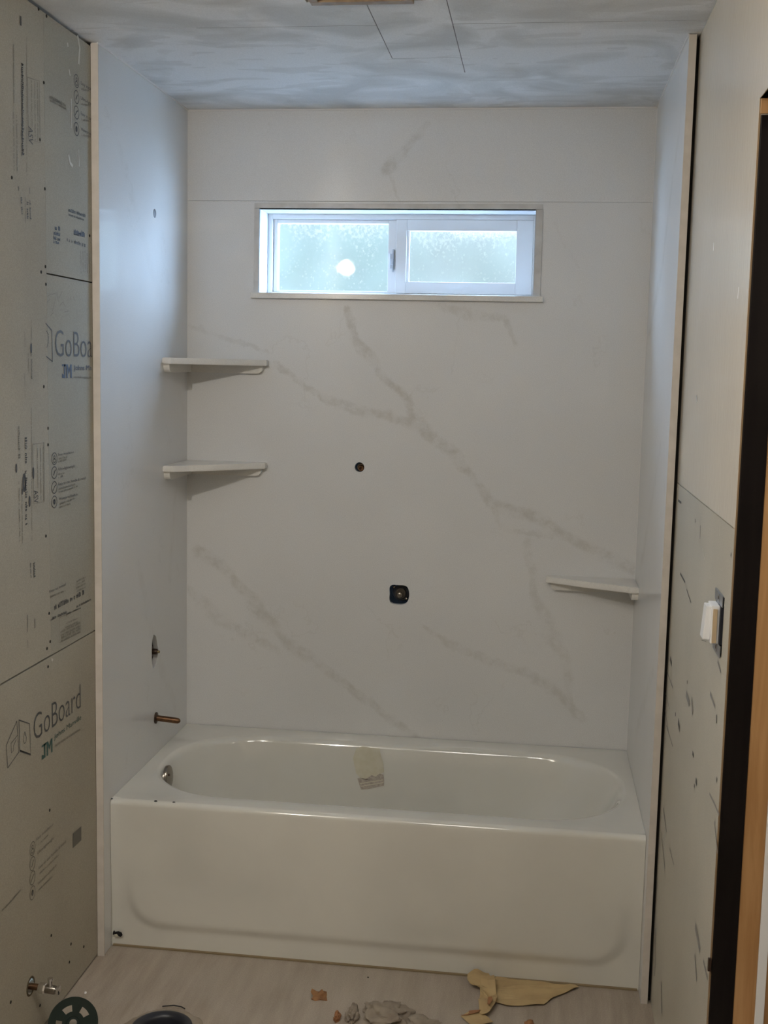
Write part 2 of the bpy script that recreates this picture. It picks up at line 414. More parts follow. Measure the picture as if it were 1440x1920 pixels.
box('caulk_bead', (0, -.0012, RIM), (.0012, 0, H), M_caulk, wall_back)
box('caulk_bead', (W-.0012, -.0012, RIM), (W, 0, H), M_caulk, wall_back)
# rest of the room, out of view
box('wall_front', (-.15, YB-.03, 0), (3.4, YB, H+.02), M_room, kind='structure')
box('wall_hall', (3.2, YB, 0), (3.25, .05, H+.02), M_room, kind='structure')
box('wall_end', (XR+.03, -1.5, 0), (3.25, -1.46, H+.02), M_room, kind='structure')

# ---- door opening in the right wall (far jamb seen edge on)
door = bpy.data.objects.new('door_1', None); COL.objects.link(door); door.location = (XR, DOOR, 0); door['kind'] = 'structure'
def dbox(name, lo, hi, m, bev=.001, label=None):
    return box(name, Vector(lo)-door.location, Vector(hi)-door.location, m, door, bev, label)
JX = XR+.0005
dbox('reveal_edge', (JX, DOOR-.001, 0), (JX+.003, DOOR+.02, DTOP), M_ply, 0)
dbox('dark_jamb', (JX+.003, DOOR-.004, 0), (JX+.0475, DOOR+.02, 2.152), M_dark, .002, 'dark stained jamb board')
dbox('strike_plate', (JX-.0045, DOOR-.007, .575), (JX+.002, DOOR+.0, .60), M_bronze, .001, 'small dark metal plate')
dbox('pine_stud', (JX+.0475, DOOR-.002, 0), (JX+.0875, DOOR+.04, DTOP), M_pine, .001, 'orange pine framing board')
dbox('white_stop', (JX+.0875, DOOR-.006, 0), (JX+.104, DOOR+.04, DTOP), M_white, .001, 'white strip')
dbox('pine_stud', (JX+.104, DOOR-.002, 0), (JX+.135, DOOR+.04, DTOP), M_pine, .001)
dbox('dark_jamb', (JX+.002, DOOR-.003, 2.154), (JX+.0475, DOOR+.02, DTOP), M_pine, .001, 'raw pine end above the dark jamb')
dbox('header', (JX, DOORB, DTOP), (JX+.135, DOOR+.04, DTOP+.09), M_pine, .001)
dbox('near_jamb', (JX, DOORB-.04, 0), (JX+.135, DOORB, DTOP), M_dark, .001)

# ================================================================== WINDOW
win = bpy.data.objects.new('window_1', None); COL.objects.link(win); win['kind'] = 'structure'
wl = Vector((.7, 0, WZ0)); win.location = wl
def wbox(bm, lo, hi, bev=0): add_box(bm, Vector(lo)-wl, Vector(hi)-wl, bev)
def wpart(name, boxes, m, bev=0, label=None, parent=None):
    bm = bmesh.new()
    for lo, hi in boxes: wbox(bm, lo, hi, bev)
    return from_bm(bm, name, m, parent or win, label=label)
FY = .118
wpart('window_liner', [((WX0-.003, .0, WZ0), (WX0, FY+.05, WZ1)), ((WX1, 0, WZ0), (WX1+.003, FY+.05, WZ1)), ((WX0-.003, 0, WZ1), (WX1+.003, FY+.05, WZ1+.003)), ((WX0-.003, 0, WZ0-.003), (WX1+.003, FY+.05, WZ0))], M_liner)
def ring(x0, z0, x1, z1, t, y0, y1, tr=None, tt=None, tb=None):
    tr = tr or t; tt = tt or t; tb = tb or t
    return [((x0, y0, z0), (x0+t, y1, z1)), ((x1-tr, y0, z0), (x1, y1, z1)), ((x0+t, y0, z1-tt), (x1-tr, y1, z1)), ((x0+t, y0, z0), (x1-tr, y1, z0+tb))]
wpart('outer_frame', ring(WX0+.0002, WZ0+.0002, WX1-.0002, WZ1-.0002, .017, FY, FY+.052, .006, .017, .010), M_vinyl, .0012)
# fixed left sash and sliding right sash
wpart('fixed_sash', ring(.2645, 1.954, .690, 2.1975, .014, FY+.012, FY+.045, .030, .012, .006), M_vinyl, .0012)
wpart('sliding_sash', ring(.688, 1.9535, 1.1465, 2.198, .036, FY+.001, FY+.030, .055, .036, .039), M_vinyl, .0015)
wpart('glazing_bead', [((.7240, FY+.010, 1.9925), (.7330, FY+.028, 2.162))], M_vinyl, .001)
lt = wpart('latch', [((.668, FY-.002, 2.035), (.676, FY+.012, 2.085)), ((.672, FY-.010, 2.048), (.680, FY+.002, 2.068)), ((.676, FY-.004, 2.025), (.681, FY+.011, 2.10))], M_latch, .0015)
def pane_mat(name, c1, c2, seed, dens):
    m = mat(name, (.03, .035, .035), .012, spec=.5); g = G(m); v = g.coord()
    a = g.noise(g.mapping(v, loc=(seed, 0, 0)), 3.2, 2)
    c = g.mix(g.smooth(a, .35, .65), (*c1, 1), (*c2, 1))
    sep = g.new('ShaderNodeSeparateXYZ'); g.l.new(v, sep.inputs[0])
    # droplets and frost towards the pane's edges and top
    d = g.noise(g.mapping(v, (1, 1, .8), (seed, 1, 0)), 90, 3, .7)
    dd = g.noise(g.mapping(v, (1, 1, .6), (seed*2, 1, 0)), 14, 3, .6)
    up = g.smooth(sep.outputs[2], .10, .25, 0, .14)
    f = g.smooth(g.math('ADD', d, up), dens, dens+.08)
    f = g.math('MULTIPLY', f, g.smooth(g.math('ADD', dd, up), .47, .62))
    vor = g.new('ShaderNodeTexVoronoi'); g.l.new(g.mapping(v, (1, 1, .8), (seed, 1, 0)), vor.inputs['Vector']); vor.inputs['Scale'].default_value = 75
    dots = g.math('MULTIPLY', g.smooth(vor.outputs['Distance'], .12, .26, 1, 0), g.smooth(g.noise(g.mapping(v, loc=(seed, 3, 0)), 22, 2), .44, .56))
    f = g.math('MAXIMUM', f, g.math('MULTIPLY', dots, .7))
    c = g.mix(f, c, (1, 1.03, 1.04, 1))
    g.put(g.b.inputs['Emission Color'], c); g.b.inputs['Emission Strength'].default_value = WIN_E
    g.bump(g.noise(v, 150, 3), .05, .001)
    tr = g.new('ShaderNodeBsdfTransparent'); mx = g.new('ShaderNodeMixShader'); mx.inputs[0].default_value = .36
    g.l.new(tr.outputs[0], mx.inputs[1]); g.l.new(g.b.outputs[0], mx.inputs[2])
    g.l.new(mx.outputs[0], g.n['Material Output'].inputs['Surface'])
    return m
M_p1 = pane_mat('frosted_pane_a', (.47, .58, .57), (.54, .64, .63), 2., .60)
M_p2 = pane_mat('frosted_pane_b', (.54, .63, .63), (.66, .72, .75), 7., .58)
wpart('pane', [((.277, FY+.028, 1.958), (.662, FY+.034, 2.188))], M_p1, label='frosted daylit glass with a bulb reflected in it')
wpart('pane', [((.7325, FY+.014, 1.992), (1.0925, FY+.020, 2.163))], M_p2, label='frosted daylit glass with droplets')
wpart('window_sill', [((.221, -.020, 1.9235), (1.186, .004, WZ0-.0015))], M_shelf, .0015, 'thin stone sill')
bm = bmesh.new()          # thin stone trim round the opening, lying on the panel
for lo, hi in (((WX0-.018, -.0018, WZ0-.001), (WX0-.0015, .001, WZ1+.0015)), ((WX1+.001, -.0045, WZ0-.001), (WX1+.0235, .001, WZ1+.0015)), ((WX0-.018, -.0018, WZ1+.002), (WX1+.022, .001, WZ1+.018))):
    wbox(bm, lo, hi, .0006)
from_bm(bm, 'window_trim', noisy('trim_stone', (.62, .61, .59), (.52, .51, .49), 20, .35), win)

# outdoors behind the frosted window
og = box('ground_outside', (-9, .3, -.75), (9, 12, -.70), noisy('pale_bounce_ground', (.74, .74, .72), (.66, .66, .64), 3, .8), kind='structure')  # unseen ground, added pale to bounce daylight up to the ceiling
def screening_bush():
    bm = bmesh.new(); bmesh.ops.create_icosphere(bm, subdivisions=6, radius=1)
    for v in bm.verts:
        p = v.co.copy()
        # super-ellipsoid: broad shoulders, flat foot
        k = (abs(p.x)**3+abs(p.y)**3+abs(p.z)**3)**(-1/3)
        p *= k; n = 1+pnoise(p*3.1)*.06+pnoise(p*9)*.05
        v.co = Vector((p.x*1.15*n, p.y*.55*n, p.z*1.72*(1+pnoise(p*7)*.03)))
    return from_bm(bm, 'screening_bush', noisy('bush_leaves', (.009, .013, .007), (.013, .018, .010), 9, .8), auto=60)
bh = screening_bush(); bh.location = (.38, 1.75, 1.0)  # added shrub, shaped to block the bright sky in the camera's view
tag(bh, 'dark green shrub added to screen the sky behind the frosted panes', 'screening_bush')

# ================================================================== BATHTUB
def build_tub():
    tub = empty('bathtub', (W/2, -T/2, 0), 'white enamelled alcove bathtub between the glossy panels', 'bathtub')
    O = tub.location
    bm = bmesh.new(); N = 128
    X0, X1, Y0, Y1 = .0006, W-.0006, -T, -.0035
    # opening outline: super-ellipse, a little longer at the right
    OX0, OX1, OY0, OY1 = .050, 1.480, -.668, -.088
    cx, cy = (OX0+OX1)/2, (OY0+OY1)/2; hx, hy = (OX1-OX0)/2, (OY1-OY0)/2
    def sup(t, hx, hy, n):
        c, s = math.cos(t), math.sin(t)
        return hx*math.copysign(abs(c)**(2/n), c), hy*math.copysign(abs(s)**(2/n), s)
    def rr(t, hx, hy, r):        # rounded rectangle, angle driven
        c, s = math.cos(t), math.sin(t)
        # ray / rounded rect intersection by bisection
        lo, hi = 0, 3
        for _ in range(28):
            k = (lo+hi)/2; x, y = abs(k*c), abs(k*s)
            dx, dy = max(x-(hx-r), 0), max(y-(hy-r), 0)
            inside = x <= hx and y <= hy and (dx*dx+dy*dy <= r*r or dx == 0 or dy == 0)
            if inside: lo = k
            else: hi = k
        return lo*c, lo*s
    # ring angles biased so corners are covered
    ts = []
    for i in range(N):
        a = 2*math.pi*i/N; ts.append(math.atan2(math.sin(a)*hy, math.cos(a)*hx))
    rings = []
    def ring_pts(f): return [bm.verts.new(Vector(f(t))-O) for t in ts]
    FR = .016                     # rolled front edge radius
    def outer(t):
        c, s = math.cos(t), math.sin(t)
        kx = ((X1-cx)/c if c > 0 else (X0-cx)/c) if abs(c) > 1e-9 else 1e9
        ky = ((Y1-cy)/s if s > 0 else (Y0+FR-cy)/s) if abs(s) > 1e-9 else 1e9
        k = min(kx, ky); return (cx+k*c, cy+k*s, RIM)
    rings.append(ring_pts(outer))
    def mk(z, inset, n, left, right, extra=0, r=.26):
        # left / right: extra slope at the ends
        def f(t):
            x, y = rr(t, hx-inset, hy-inset, max(r-inset*.3, .05))
            if x > 0: x *= (hx-inset-right)/(hx-inset)
            else: x *= (hx-inset-left)/(hx-inset)
            return (cx+x, cy+y, z)
        return f
    rings.append(ring_pts(mk(RIM, -.010, 3, 0, 0)))
    rings.append(ring_pts(mk(RIM-.0025, -.002, 3, 0, 0)))
    rings.append(ring_pts(mk(RIM-.009, .005, 3, 0, 0)))
    rings.append(ring_pts(mk(RIM-.020, .010, 3, 0, .004)))
    for z, ins, lf, rt in ((.38, .018, .004, .02), (.30, .030, .012, .06), (.22, .042, .022, .11), (.15, .056, .034, .16), (.11, .075, .045, .19), (.085, .105, .06, .21), (.075, .15, .07, .22)):
        rings.append(ring_pts(mk(z, ins, 3, lf, rt)))
    for a, b in zip(rings, rings[1:]):
        for i in range(N): bm.faces.new((a[i], a[(i+1) % N], b[(i+1) % N], b[i]))
    bm.faces.new(rings[-1])
    # rim filler at the outer corners
    NX, rows = 150, []
    zs = []
    for k in range(7):            # rolled edge
        a = math.pi/2*k/6; zs.append((Y0+FR-FR*math.sin(a), RIM-FR+FR*math.cos(a)))
    nz = 46
    for k in range(1, nz+1): zs.append((Y0, (RIM-FR)*(1-k/nz)))
    def sdrr(x, z, x0, z0, x1, z1, r):
        qx = abs(x-(x0+x1)/2)-(x1-x0)/2+r; qz = abs(z-(z0+z1)/2)-(z1-z0)/2+r
        return min(max(qx, qz), 0)+math.hypot(max(qx, 0), max(qz, 0))-r
    def sm(a, b, v):
        t = min(max((v-a)/(b-a), 0), 1); return t*t*(3-2*t)
    for (y, z) in zs:
        row = []
        for i in range(NX+1):
            x = X0+(X1-X0)*i/NX
            d = 0
            if y == Y0:
                sd = sdrr(x, z, .05, .066, 1.478, .9, .10)
                d = .009*sm(-.020, .010, sd)*sm(.30, .10, z)
                # foot of the apron flares back out
            row.append(bm.verts.new(Vector((x, y+d, z))-O))
        rows.append(row)
    for a, b in zip(rows, rows[1:]):
        for i in range(NX): bm.faces.new((a[i], b[i], b[i+1], a[i+1]))
    # rim corner patches (between the angular ring and the true rectangle)
    for (X, Yc) in ((X0, Y0+FR), (X1, Y0+FR), (X0, Y1), (X1, Y1)):
        c = bm.verts.new(Vector((X, Yc, RIM))-O)
        best = []
        for i in range(N):
            a, b = rings[0][i], rings[0][(i+1) % N]
            pa, pb = a.co+O, b.co+O
            onx = lambda p: abs(p.x-X) < 1e-5; ony = lambda p: abs(p.y-Yc) < 1e-5
            if (onx(pa) and ony(pb)) or (ony(pa) and onx(pb)): best.append((a, b))
        if best and (best[0][0].co-best[0][1].co).length > 1e-5:
            try: bm.faces.new((best[0][0], best[0][1], c))
            except ValueError: pass
    # skirt sides so that the shell is closed from the side
    for X in (X0, X1):
        q = [bm.verts.new(Vector(p)-O) for p in ((X, Y0+.001, 0), (X, Y1, 0), (X, Y1, RIM), (X, Y0+FR, RIM), (X, Y0+.001, RIM-FR))]
        bm.faces.new(q)
    bmesh.ops.remove_doubles(bm, verts=bm.verts, dist=1e-5)
    body = from_bm(bm, 'tub_body', M_tub, tub, auto=50)
    bvh = BVHTree.FromPolygons([v.co+O for v in body.data.vertices], [tuple(p.vertices) for p in body.data.polygons])
    def decal(name, outline, m, origin_y=-.4, off=.0012, n=8, label=None):
        """outline in (x,z) laid on the basin's far wall"""
        xs = [p[0] for p in outline]; zs_ = [p[1] for p in outline]
        bm = bmesh.new(); cxx, czz = sum(xs)/len(xs), sum(zs_)/len(zs_)
        prev = None; c = None
        def hit(x, z):
            h = bvh.ray_cast(Vector((x, origin_y, z)), Vector((0, 1, 0)))
            return (h[0]-Vector((0, off, 0)) if h[0] else Vector((x, -.1, z)))-O
        c = bm.verts.new(hit(cxx, czz)); rs = []
        for k in range(1, n+1):
            rs.append([bm.verts.new(hit(cxx+(x-cxx)*k/n, czz+(z-czz)*k/n)) for x, z in outline])
        M_ = len(outline)
        for i in range(M_): bm.faces.new((c, rs[0][i], rs[0][(i+1) % M_]))
        for a, b in zip(rs, rs[1:]):
            for i in range(M_): bm.faces.new((a[i], a[(i+1) % M_], b[(i+1) % M_], b[i]))
        return from_bm(bm, name, m, tub, smooth=True, label=label)
    def onb(pts):
        out = []
        for x, y in pts:
            d = ray(x, y); h = None
            h = bvh.ray_cast(CAM, d.normalized())
            out.append((h[0].x, h[0].z))
        return out
    res = onb([(668,1402), (680,1399), (692,1401), (712,1403), (714,1415), (719,1432), (720,1447), (712,1452), (700,1457), (678,1462), (668,1450), (665,1436), (662,1422)])
    decal('glue_residue', res, M_res, label='yellowed glue patch on the far inner wall')
    lab = onb([(670,1459), (676,1458), (684,1461), (690,1458), (697,1453), (704,1456), (712,1450), (719,1452), (720,1459), (720,1473), (708,1475), (690,1479), (677,1480), (673,1468)])
    decal('paper_label', lab, M_label, off=.002, label='torn remains of a maker label')
    for k, (a, b) in enumerate((((675,1468), (718,1461)), ((677,1473), (719,1466)))):
        l2 = onb([(a[0], a[1]), (b[0], b[1]), (b[0], b[1]+1.6), (a[0], a[1]+1.6)]); decal('label_line', l2, M_res, off=.0026, n=3)
    # overflow plate on the left end
    d = ray(316, 1456).normalized(); h = bvh.ray_cast(CAM, d)
    hp = bvh.ray_cast(Vector((.5, -.40, .385)), Vector((-1, 0, 0)))[0]
    y_t = -.40
    # choose the spot of the end wall that the photograph shows
    best = None
    for k in range(60):
        yy = -.55+.005*k
        for zz in (.36, .37, .38, .39, .40, .41):
            q = bvh.ray_cast(Vector((.5, yy, zz)), Vector((-1, 0, 0)))[0]
            if q is None: continue
            v = RM.transposed()@(q+Vector((.008, 0, 0))-CAM); px = 720+FPX*v.x/-v.z; py = 960-FPX*v.y/-v.z
            e = abs(px-316)+abs(py-1456)
            if best is None or e < best[0]: best = (e, q)
    q = best[1]-O
    pl = rev('overflow_plate', [(0, .034), (.006, .0355), (.010, .034), (.012, .026), (.0125, .0)], q, (1, 0, .10), M_nick, tub, 40, cap1=False, label='round brushed nickel overflow plate')
    rev('screw', [(0, .004), (.002, .0035)], q+Vector((.012, -.012, .01)), (1, 0, .1), M_bronze, pl, 12)
    # rust chips
    def chip(name, poly, m=M_black, th=.0006):
        bm = bmesh.new(); vs = [bm.verts.new(p-O) for p in poly]; bm.faces.new(vs); return from_bm(bm, name, m, tub)
    for (px, py, rx, ry) in ((209, 1497.5, 3.2, 1.3), (292, 1502, 3.4, 1.7), (326, 1504, 3, 1.1)):
        pts = []
        for i in range(9):
            a = 2*math.pi*i/9; x, y = px+rx*math.cos(a)*(1+.2*math.sin(3*a)), py+ry*math.sin(a)
            h = bvh.ray_cast(CAM, ray(x, y).normalized()); pp = h[0] if h[0] else U(x, y, 2, RIM)
            pts.append(pp-ray(x, y).normalized()*.0008)
        chip('rust_chip', pts)
    for poly, m in ((((212,1747), (214,1744), (216,1747), (222,1746), (228,1748), (230,1753), (226,1757), (222,1755), (219,1751), (214,1753), (211,1752)), M_black), (((214,1752), (219,1751), (222,1755), (217,1757)), M_res)):
        chip('rust_chip', [U(x, y, 1, -T-.0002 - (.0004 if m is M_res else 0)) for x, y in poly], m)
    # dirty caulk line along the foot
    bm = bmesh.new(); add_box(bm, Vector((.004, -T+.003, .0))-O, Vector((W-.004, -T+.012, .0050))-O, .001)
    from_bm(bm, 'caulk_line', mat('dirty_caulk', (.25, .19, .11), .7), tub)
    return tub
tub = build_tub()

# ================================================================== CORNER SHELVES
def shelf(side, z, rx, ry, label, tilt=0, th=.020, bl=.88):
    """triangular slab in a back corner with rails along both walls; side -1 left, +1 right"""
    x0 = 0 if side < 0 else W
    s = empty('corner_shelf', (x0, 0, z), label, 'shelf', 'stone corner shelves of the bath surround')
    sx = 1 if side < 0 else -1
    out = [(0, 0), (rx, 0), (rx, -.030), (rx-.008, -.036)]
    # slightly bowed front edge
    a = Vector((rx-.008, -.036)); b = Vector((.036, -ry+.008))
    for k in range(1, 8):
        t = k/8; p = a.lerp(b, t); n = Vector((.7, -.7))*.004*math.sin(math.pi*t); out.append((p.x+n.x, p.y+n.y))
    out += [(.036, -ry+.008), (.028, -ry), (0, -ry)]
    bm = bmesh.new(); plate(bm, 'z', [(sx*x, y) for x, y in out], [], -th, th)
    bmesh.ops.recalc_face_normals(bm, faces=bm.faces)
    es = [e for e in bm.edges if abs(e.verts[0].co.z-e.verts[1].co.z) < 1e-6 and len(e.link_faces) == 2 and abs(e.link_faces[0].normal.dot(e.link_faces[1].normal)) < .1]
    bmesh.ops.bevel(bm, geom=es, offset=.0022, segments=2, affect='EDGES')
    from_bm(bm, 'shelf_top', M_shelf, s)
    # rails: one along each wall, quarter-round free ends
    def rail(length, along_y):
        d, hh = .020, .026
        prof = [(0, -th), (length, -th), (length, -th-.006)]
        for k in range(1, 6):
            t = math.pi/2*k/6; prof.append((length-.020+.020*math.cos(t), -th-.006-(hh-.006)*math.sin(t)))
        prof += [(length-.022, -th-hh), (0, -th-hh)]
        bm = bmesh.new()
        A = []; B = []
        for (u, zz) in prof:
            if along_y: A.append(bm.verts.new((0, -u, zz))); B.append(bm.verts.new((sx*d, -u, zz)))
            else: A.append(bm.verts.new((sx*u, 0, zz))); B.append(bm.verts.new((sx*u, -d, zz)))
        bm.faces.new(A); bm.faces.new(list(reversed(B)))
        n = len(prof)
        for i in range(n): bm.faces.new((A[i], A[(i+1) % n], B[(i+1) % n], B[i]))
        from_bm(bm, 'support_rail', M_shelf, s)
    rail(rx-.016, False); rail(ry-.011, True)
    return s
shelf(-1, 1.7195, .281, .271, 'upper white stone corner shelf at the left of the back wall')
shelf(-1, 1.3755, .279, .267, 'lower white stone corner shelf at the left of the back wall')
shelf(1, 1.0305, .290, .165, 'white stone corner shelf at the right above the tub')

# ================================================================== PLUMBING ROUGH-INS
# copper stub for the tub spout
sp = empty('spout_pipe', (0, -.34, .5675), 'brown copper spout pipe sticking out of the left panel above the tub', 'pipe')
rev('escutcheon', [(0, .0185), (.003, .0185), (.005, .014), (.005, .0125)], (0, 0, 0), (1, 0, 0), M_bronze, sp, 28, label='dark round flange')
rev('copper_stub', [(-.045, .0095), (.066, .0095), (.074, .009), (.080, .006), (.0825, .001)], (0, 0, 0), (1, 0, -.07), M_copper, sp, 24)
# shower arm plug
sa = empty('shower_outlet_plug', (0, -.3426, 2.1553), 'small round grey plug in the upper left panel', 'plug')
rev('cap', [(-.012, .0128), (.0005, .0128), (.0015, .010), (.0015, .0)], (0, 0, 0), (1, 0, 0), mat('grey_plug', (.16, .16, .17), .5), sa, 28, cap1=False)
rev('collar', [(-.03, .010), (-.012, .010)], (0, 0, 0), (1, 0, 0), M_brass, sa, 20)
# left mixing valve in its ragged cut-out
vl = empty('mixing_valve', (0, -.345, .785), 'dark shower valve in the ragged hole of the left panel', 'valve')
rev('valve_body', [(-.075, .034), (-.030, .034), (-.024, .028), (-.020, .028)], (0, 0, 0), (1, 0, 0), M_rubber, vl, 28)
rev('valve_stem', [(-.022, .017), (-.012, .017), (-.010, .010), (.006, .009), (.007, .006)], (0, .006, 0), (1, 0, 0), M_bronze, vl, 24)
rev('stem_screw', [(.006, .0045), (.013, .004)], (0, .006, 0), (1, 0, 0), M_brass, vl, 12)
# back mixing valve
vb = empty('mixing_valve', (.7395, 0, .941), 'round metal shower valve in the squarish black cut-out of the back panel', 'valve')
rev('valve_body', [(-.09, .030), (-.040, .030), (-.034, .026)], (.003, 0, 0), (0, -1, 0), M_rubber, vb, 28)
rev('bonnet', [(-.040, .0195), (-.022, .0195), (-.019, .0175), (-.019, .0145), (-.024, .0135)], (.003, 0, .001), (0, -1, 0), mat('aged_valve_metal', (.10, .09, .08), .3, metal=.8), vb, 28)
rev('valve_stem', [(-.028, .009), (-.012, .009), (-.010, .006), (-.010, .003), (-.013, .0028)], (.001, 0, -.004), (0, -1, 0), M_nick, vb, 20)
for dx in (-.021, .022):
    rev('screw', [(-.036, .0045), (-.030, .0045), (-.029, .003)], (dx, 0, .02*(-1 if dx > 0 else 1)), (0, -1, 0), M_nick, vb, 12)
# back outlet stub
pb = empty('water_outlet', (.5961, 0, 1.3692), 'small round pipe outlet with a copper nipple in the back panel', 'pipe')
rev('elbow', [(-.06, .0145), (-.028, .0145), (-.026, .0125), (-.022, .0125), (-.022, .0105), (-.035, .0100)], (.002, 0, -.002), (0, -1, 0), mat('old_brass_elbow', (.16, .13, .10), .3, metal=.9), pb, 28)
rev('nipple', [(-.05, .0095), (-.012, .0095), (-.010, .008), (-.010, .0062), (-.03, .006)], (.0035, 0, -.0045), (0, -1, 0), M_copper, pb, 24)
# stop valve at the left wall
sv = empty('stop_valve', (XL, -1.262, .150), 'chrome angle stop on the left wall near the floor', 'valve')
rev('supply_pipe', [(-.05, .008), (.040, .008)], (0, 0, 0), (1, 0, -.04), M_copper, sv, 18)
rev('hole_rim', [(-.0015, .026), (.0012, .0235), (.0012, .0195)], (0, 0, 0), (1, 0, 0), mat('scorched_board', (.09, .07, .04), .9), sv, 24, cap0=False, cap1=False)
rev('compression_nut', [(.022, .0125), (.026, .0135), (.036, .0135), (.040, .012)], (0, 0, -.001), (1, 0, -.04), M_chrome, sv, 6)
rev('valve_body', [(.038, .0105), (.062, .011), (.066, .010)], (0, 0, -.0015), (1, 0, -.04), M_nick, sv, 20)
rev('outlet', [(0, .006), (.012, .006), (.014, .007), (.020, .007), (.020, .005)], (.052, 0, .006), (0, 0, 1), M_chrome, sv, 18)
rev('oval_handle', [(0, .005), (.004, .005), (.006, .011), (.012, .011), (.013, .009)], (.064, 0, -.003), (1, 0, -.04), M_chrome, sv, 20)
# toilet flange in the floor
tf = empty('toilet_flange', (FL[0], FL[1], 0), 'dark open toilet drain flange in the floor with a torn rim', 'drain')
rev('flange_ring', [(.0, .060), (.005, .078), (.010, .078), (.012, .071), (.008, .060), (.0, .055), (-.04, .054)], (0, 0, 0), (0, 0, 1), M_rubber, tf, 48, cap0=False, cap1=False)
rev('drain_pipe', [(-.04, .054), (-.10, .052)], (0, 0, 0), (0, 0, 1), M_black, tf, 40, cap0=False, cap1=True)
bm = bmesh.new()
random.seed(3); n = 56; r0 = []; r1 = []; r2 = []
for i in range(n):
    a = 2*math.pi*i/n; k = 1+.08*pnoise((math.cos(a)*2.1, math.sin(a)*2.1, .4)) + .07*pnoise((math.cos(a)*6, math.sin(a)*6, 2))
    r0.append(bm.verts.new((.077*math.cos(a), .077*math.sin(a), .0045)))
    r1.append(bm.verts.new((.089*k*math.cos(a), .089*k*math.sin(a), .006+.004*pnoise((a*4, 1, 1)))))
    r2.append(bm.verts.new((.102*k*math.cos(a), .102*k*math.sin(a), .0006)))
for A, B in ((r0, r1), (r1, r2)):
    for i in range(n): bm.faces.new((A[i], A[(i+1) % n], B[(i+1) % n], B[i]))
from_bm(bm, 'torn_wax_rim', M_plaster, tf, smooth=True, label='crumbly tan remains round the flange')
bm = bmesh.new(); tube(bm, [(-.03, .098, .008), (.0, .104, .010), (.02, .103, .009), (.032, .098, .007)], .0016, 6)
from_bm(bm, 'wire', M_black, tf, smooth=True)

# ================================================================== LOOSE THINGS ON THE FLOOR
# dark green reel leaning on the left wall
R_ = .060; c = U(137, 1922, 2, .052); c.z = 0
gr = empty('plastic_reel', (c.x, c.y, 0), 'dark green round plastic reel leaning at the left wall', 'reel')
def reel():
    nrm = Vector((.40, -.86, .42)).normalized(); q = nrm.to_track_quat('Z', 'Y')
    up = (Vector((0, 0, 1))-nrm*nrm.z).normalized(); ctr = up*R_*1.0+Vector((0, 0, .001))
    ctr = Vector((0, 0, R_*up.z+.003))
    M4 = Matrix.Translation(ctr)@q.to_matrix().to_4x4()
    def flange(z, name):
        bm = bmesh.new(); holes = []
        for k in range(5):
            a0 = 2*math.pi*k/5+.35; l = []
            for t in range(7): a = a0+t/6*.62; l.append((.042*math.cos(a), .042*math.sin(a)))
            for t in range(7): a = a0+.62-t/6*.62; l.append((.027*math.cos(a), .027*math.sin(a)))
            holes.append(l)
        plate(bm, 'z', circ(0, 0, R_, 48), holes+[circ(0, 0, .009, 20)], z, .003)
        bm.transform(M4); return from_bm(bm, name, M_green, gr, auto=40)
    flange(.0, 'reel_face')
    bm = bmesh.new(); revolve(bm, [(-.018, .020), (.0, .020)], (0, 0, 0), (0, 0, 1), 32, False, False); bm.transform(M4); from_bm(bm, 'hub', M_green, gr, auto=40)
    bm = bmesh.new(); revolve(bm, [(.003, .016), (.006, .015), (.006, .0095), (.001, .009)], (0, 0, 0), (0, 0, 1), 32, False, False); bm.transform(M4); from_bm(bm, 'centre_boss', M_green, gr, auto=40)
    bm = bmesh.new(); revolve(bm, [(-.004, R_-.003), (.0045, R_-.003), (.0045, R_+.001), (-.004, R_+.001), (-.004, R_-.003)], (0, 0, 0), (0, 0, 1), 48, False, False); bm.transform(M4); from_bm(bm, 'rim', M_green, gr, auto=40)
reel()
def flat_thing(name, pts, m, label, cat, h=.004, th=.0008, seed=0, und=None):
    """torn sheet: outline measured on the floor, slightly curled"""
    P_ = [U(x, y, 2, 0) for x, y in pts]; o = sum(P_, Vector())/len(P_)
    bm = bmesh.new()
    plate(bm, 'z', [(p.x-o.x, p.y-o.y) for p in P_], [], 0, .0)
    bm.free(); bm = bmesh.new()
    tr = tessellate_polygon([[Vector((p.x, p.y, 0)) for p in P_]])
    vs = [bm.verts.new((p.x-o.x, p.y-o.y, 0)) for p in P_]
    for t in tr:
        try: bm.faces.new([vs[i] for i in t])
        except ValueError: pass
    bmesh.ops.subdivide_edges(bm, edges=bm.edges[:], cuts=3, use_grid_fill=True)
    bmesh.ops.triangulate(bm, faces=bm.faces[:])
    for v in bm.verts:
        v.co.z = .0015+h*max(0, .5+pnoise((v.co.x*22+seed, v.co.y*22, seed)))
    r = bmesh.ops.extrude_face_region(bm, geom=bm.faces[:])
    for v in [g for g in r['geom'] if isinstance(g, bmesh.types.BMVert)]: v.co.z += th
    ob = from_bm(bm, name, m); ob.location = (o.x, o.y, 0)
    return ob, o
pp = empty('kraft_paper', (1.2, -.86, 0), 'torn piece of tan kraft paper at the foot of the tub', 'paper')
def pflap(name, pts, seed, h, dz=0, m=None):
    ob, o = flat_thing(name, pts, m or M_paper, '', '', h, seed=seed); ob.parent = pp
    ob.location = Vector((o.x, o.y, dz))-pp.location; return ob
pflap('paper_sheet', [(930,1836), (960,1837), (1000,1842), (1040,1846), (1078,1850), (1086,1854), (1066,1862), (1052,1868), (1036,1874), (1020,1886), (990,1888), (950,1889), (930,1882), (915,1876), (905,1858)], 2, .006)
pflap('paper_flap', [(876,1838), (900,1834), (916,1834), (926,1846), (932,1880), (928,1892), (918,1906), (910,1911), (899,1908), (896,1892), (900,1872), (898,1862), (882,1855), (876,1848)], 5, .022, .004)
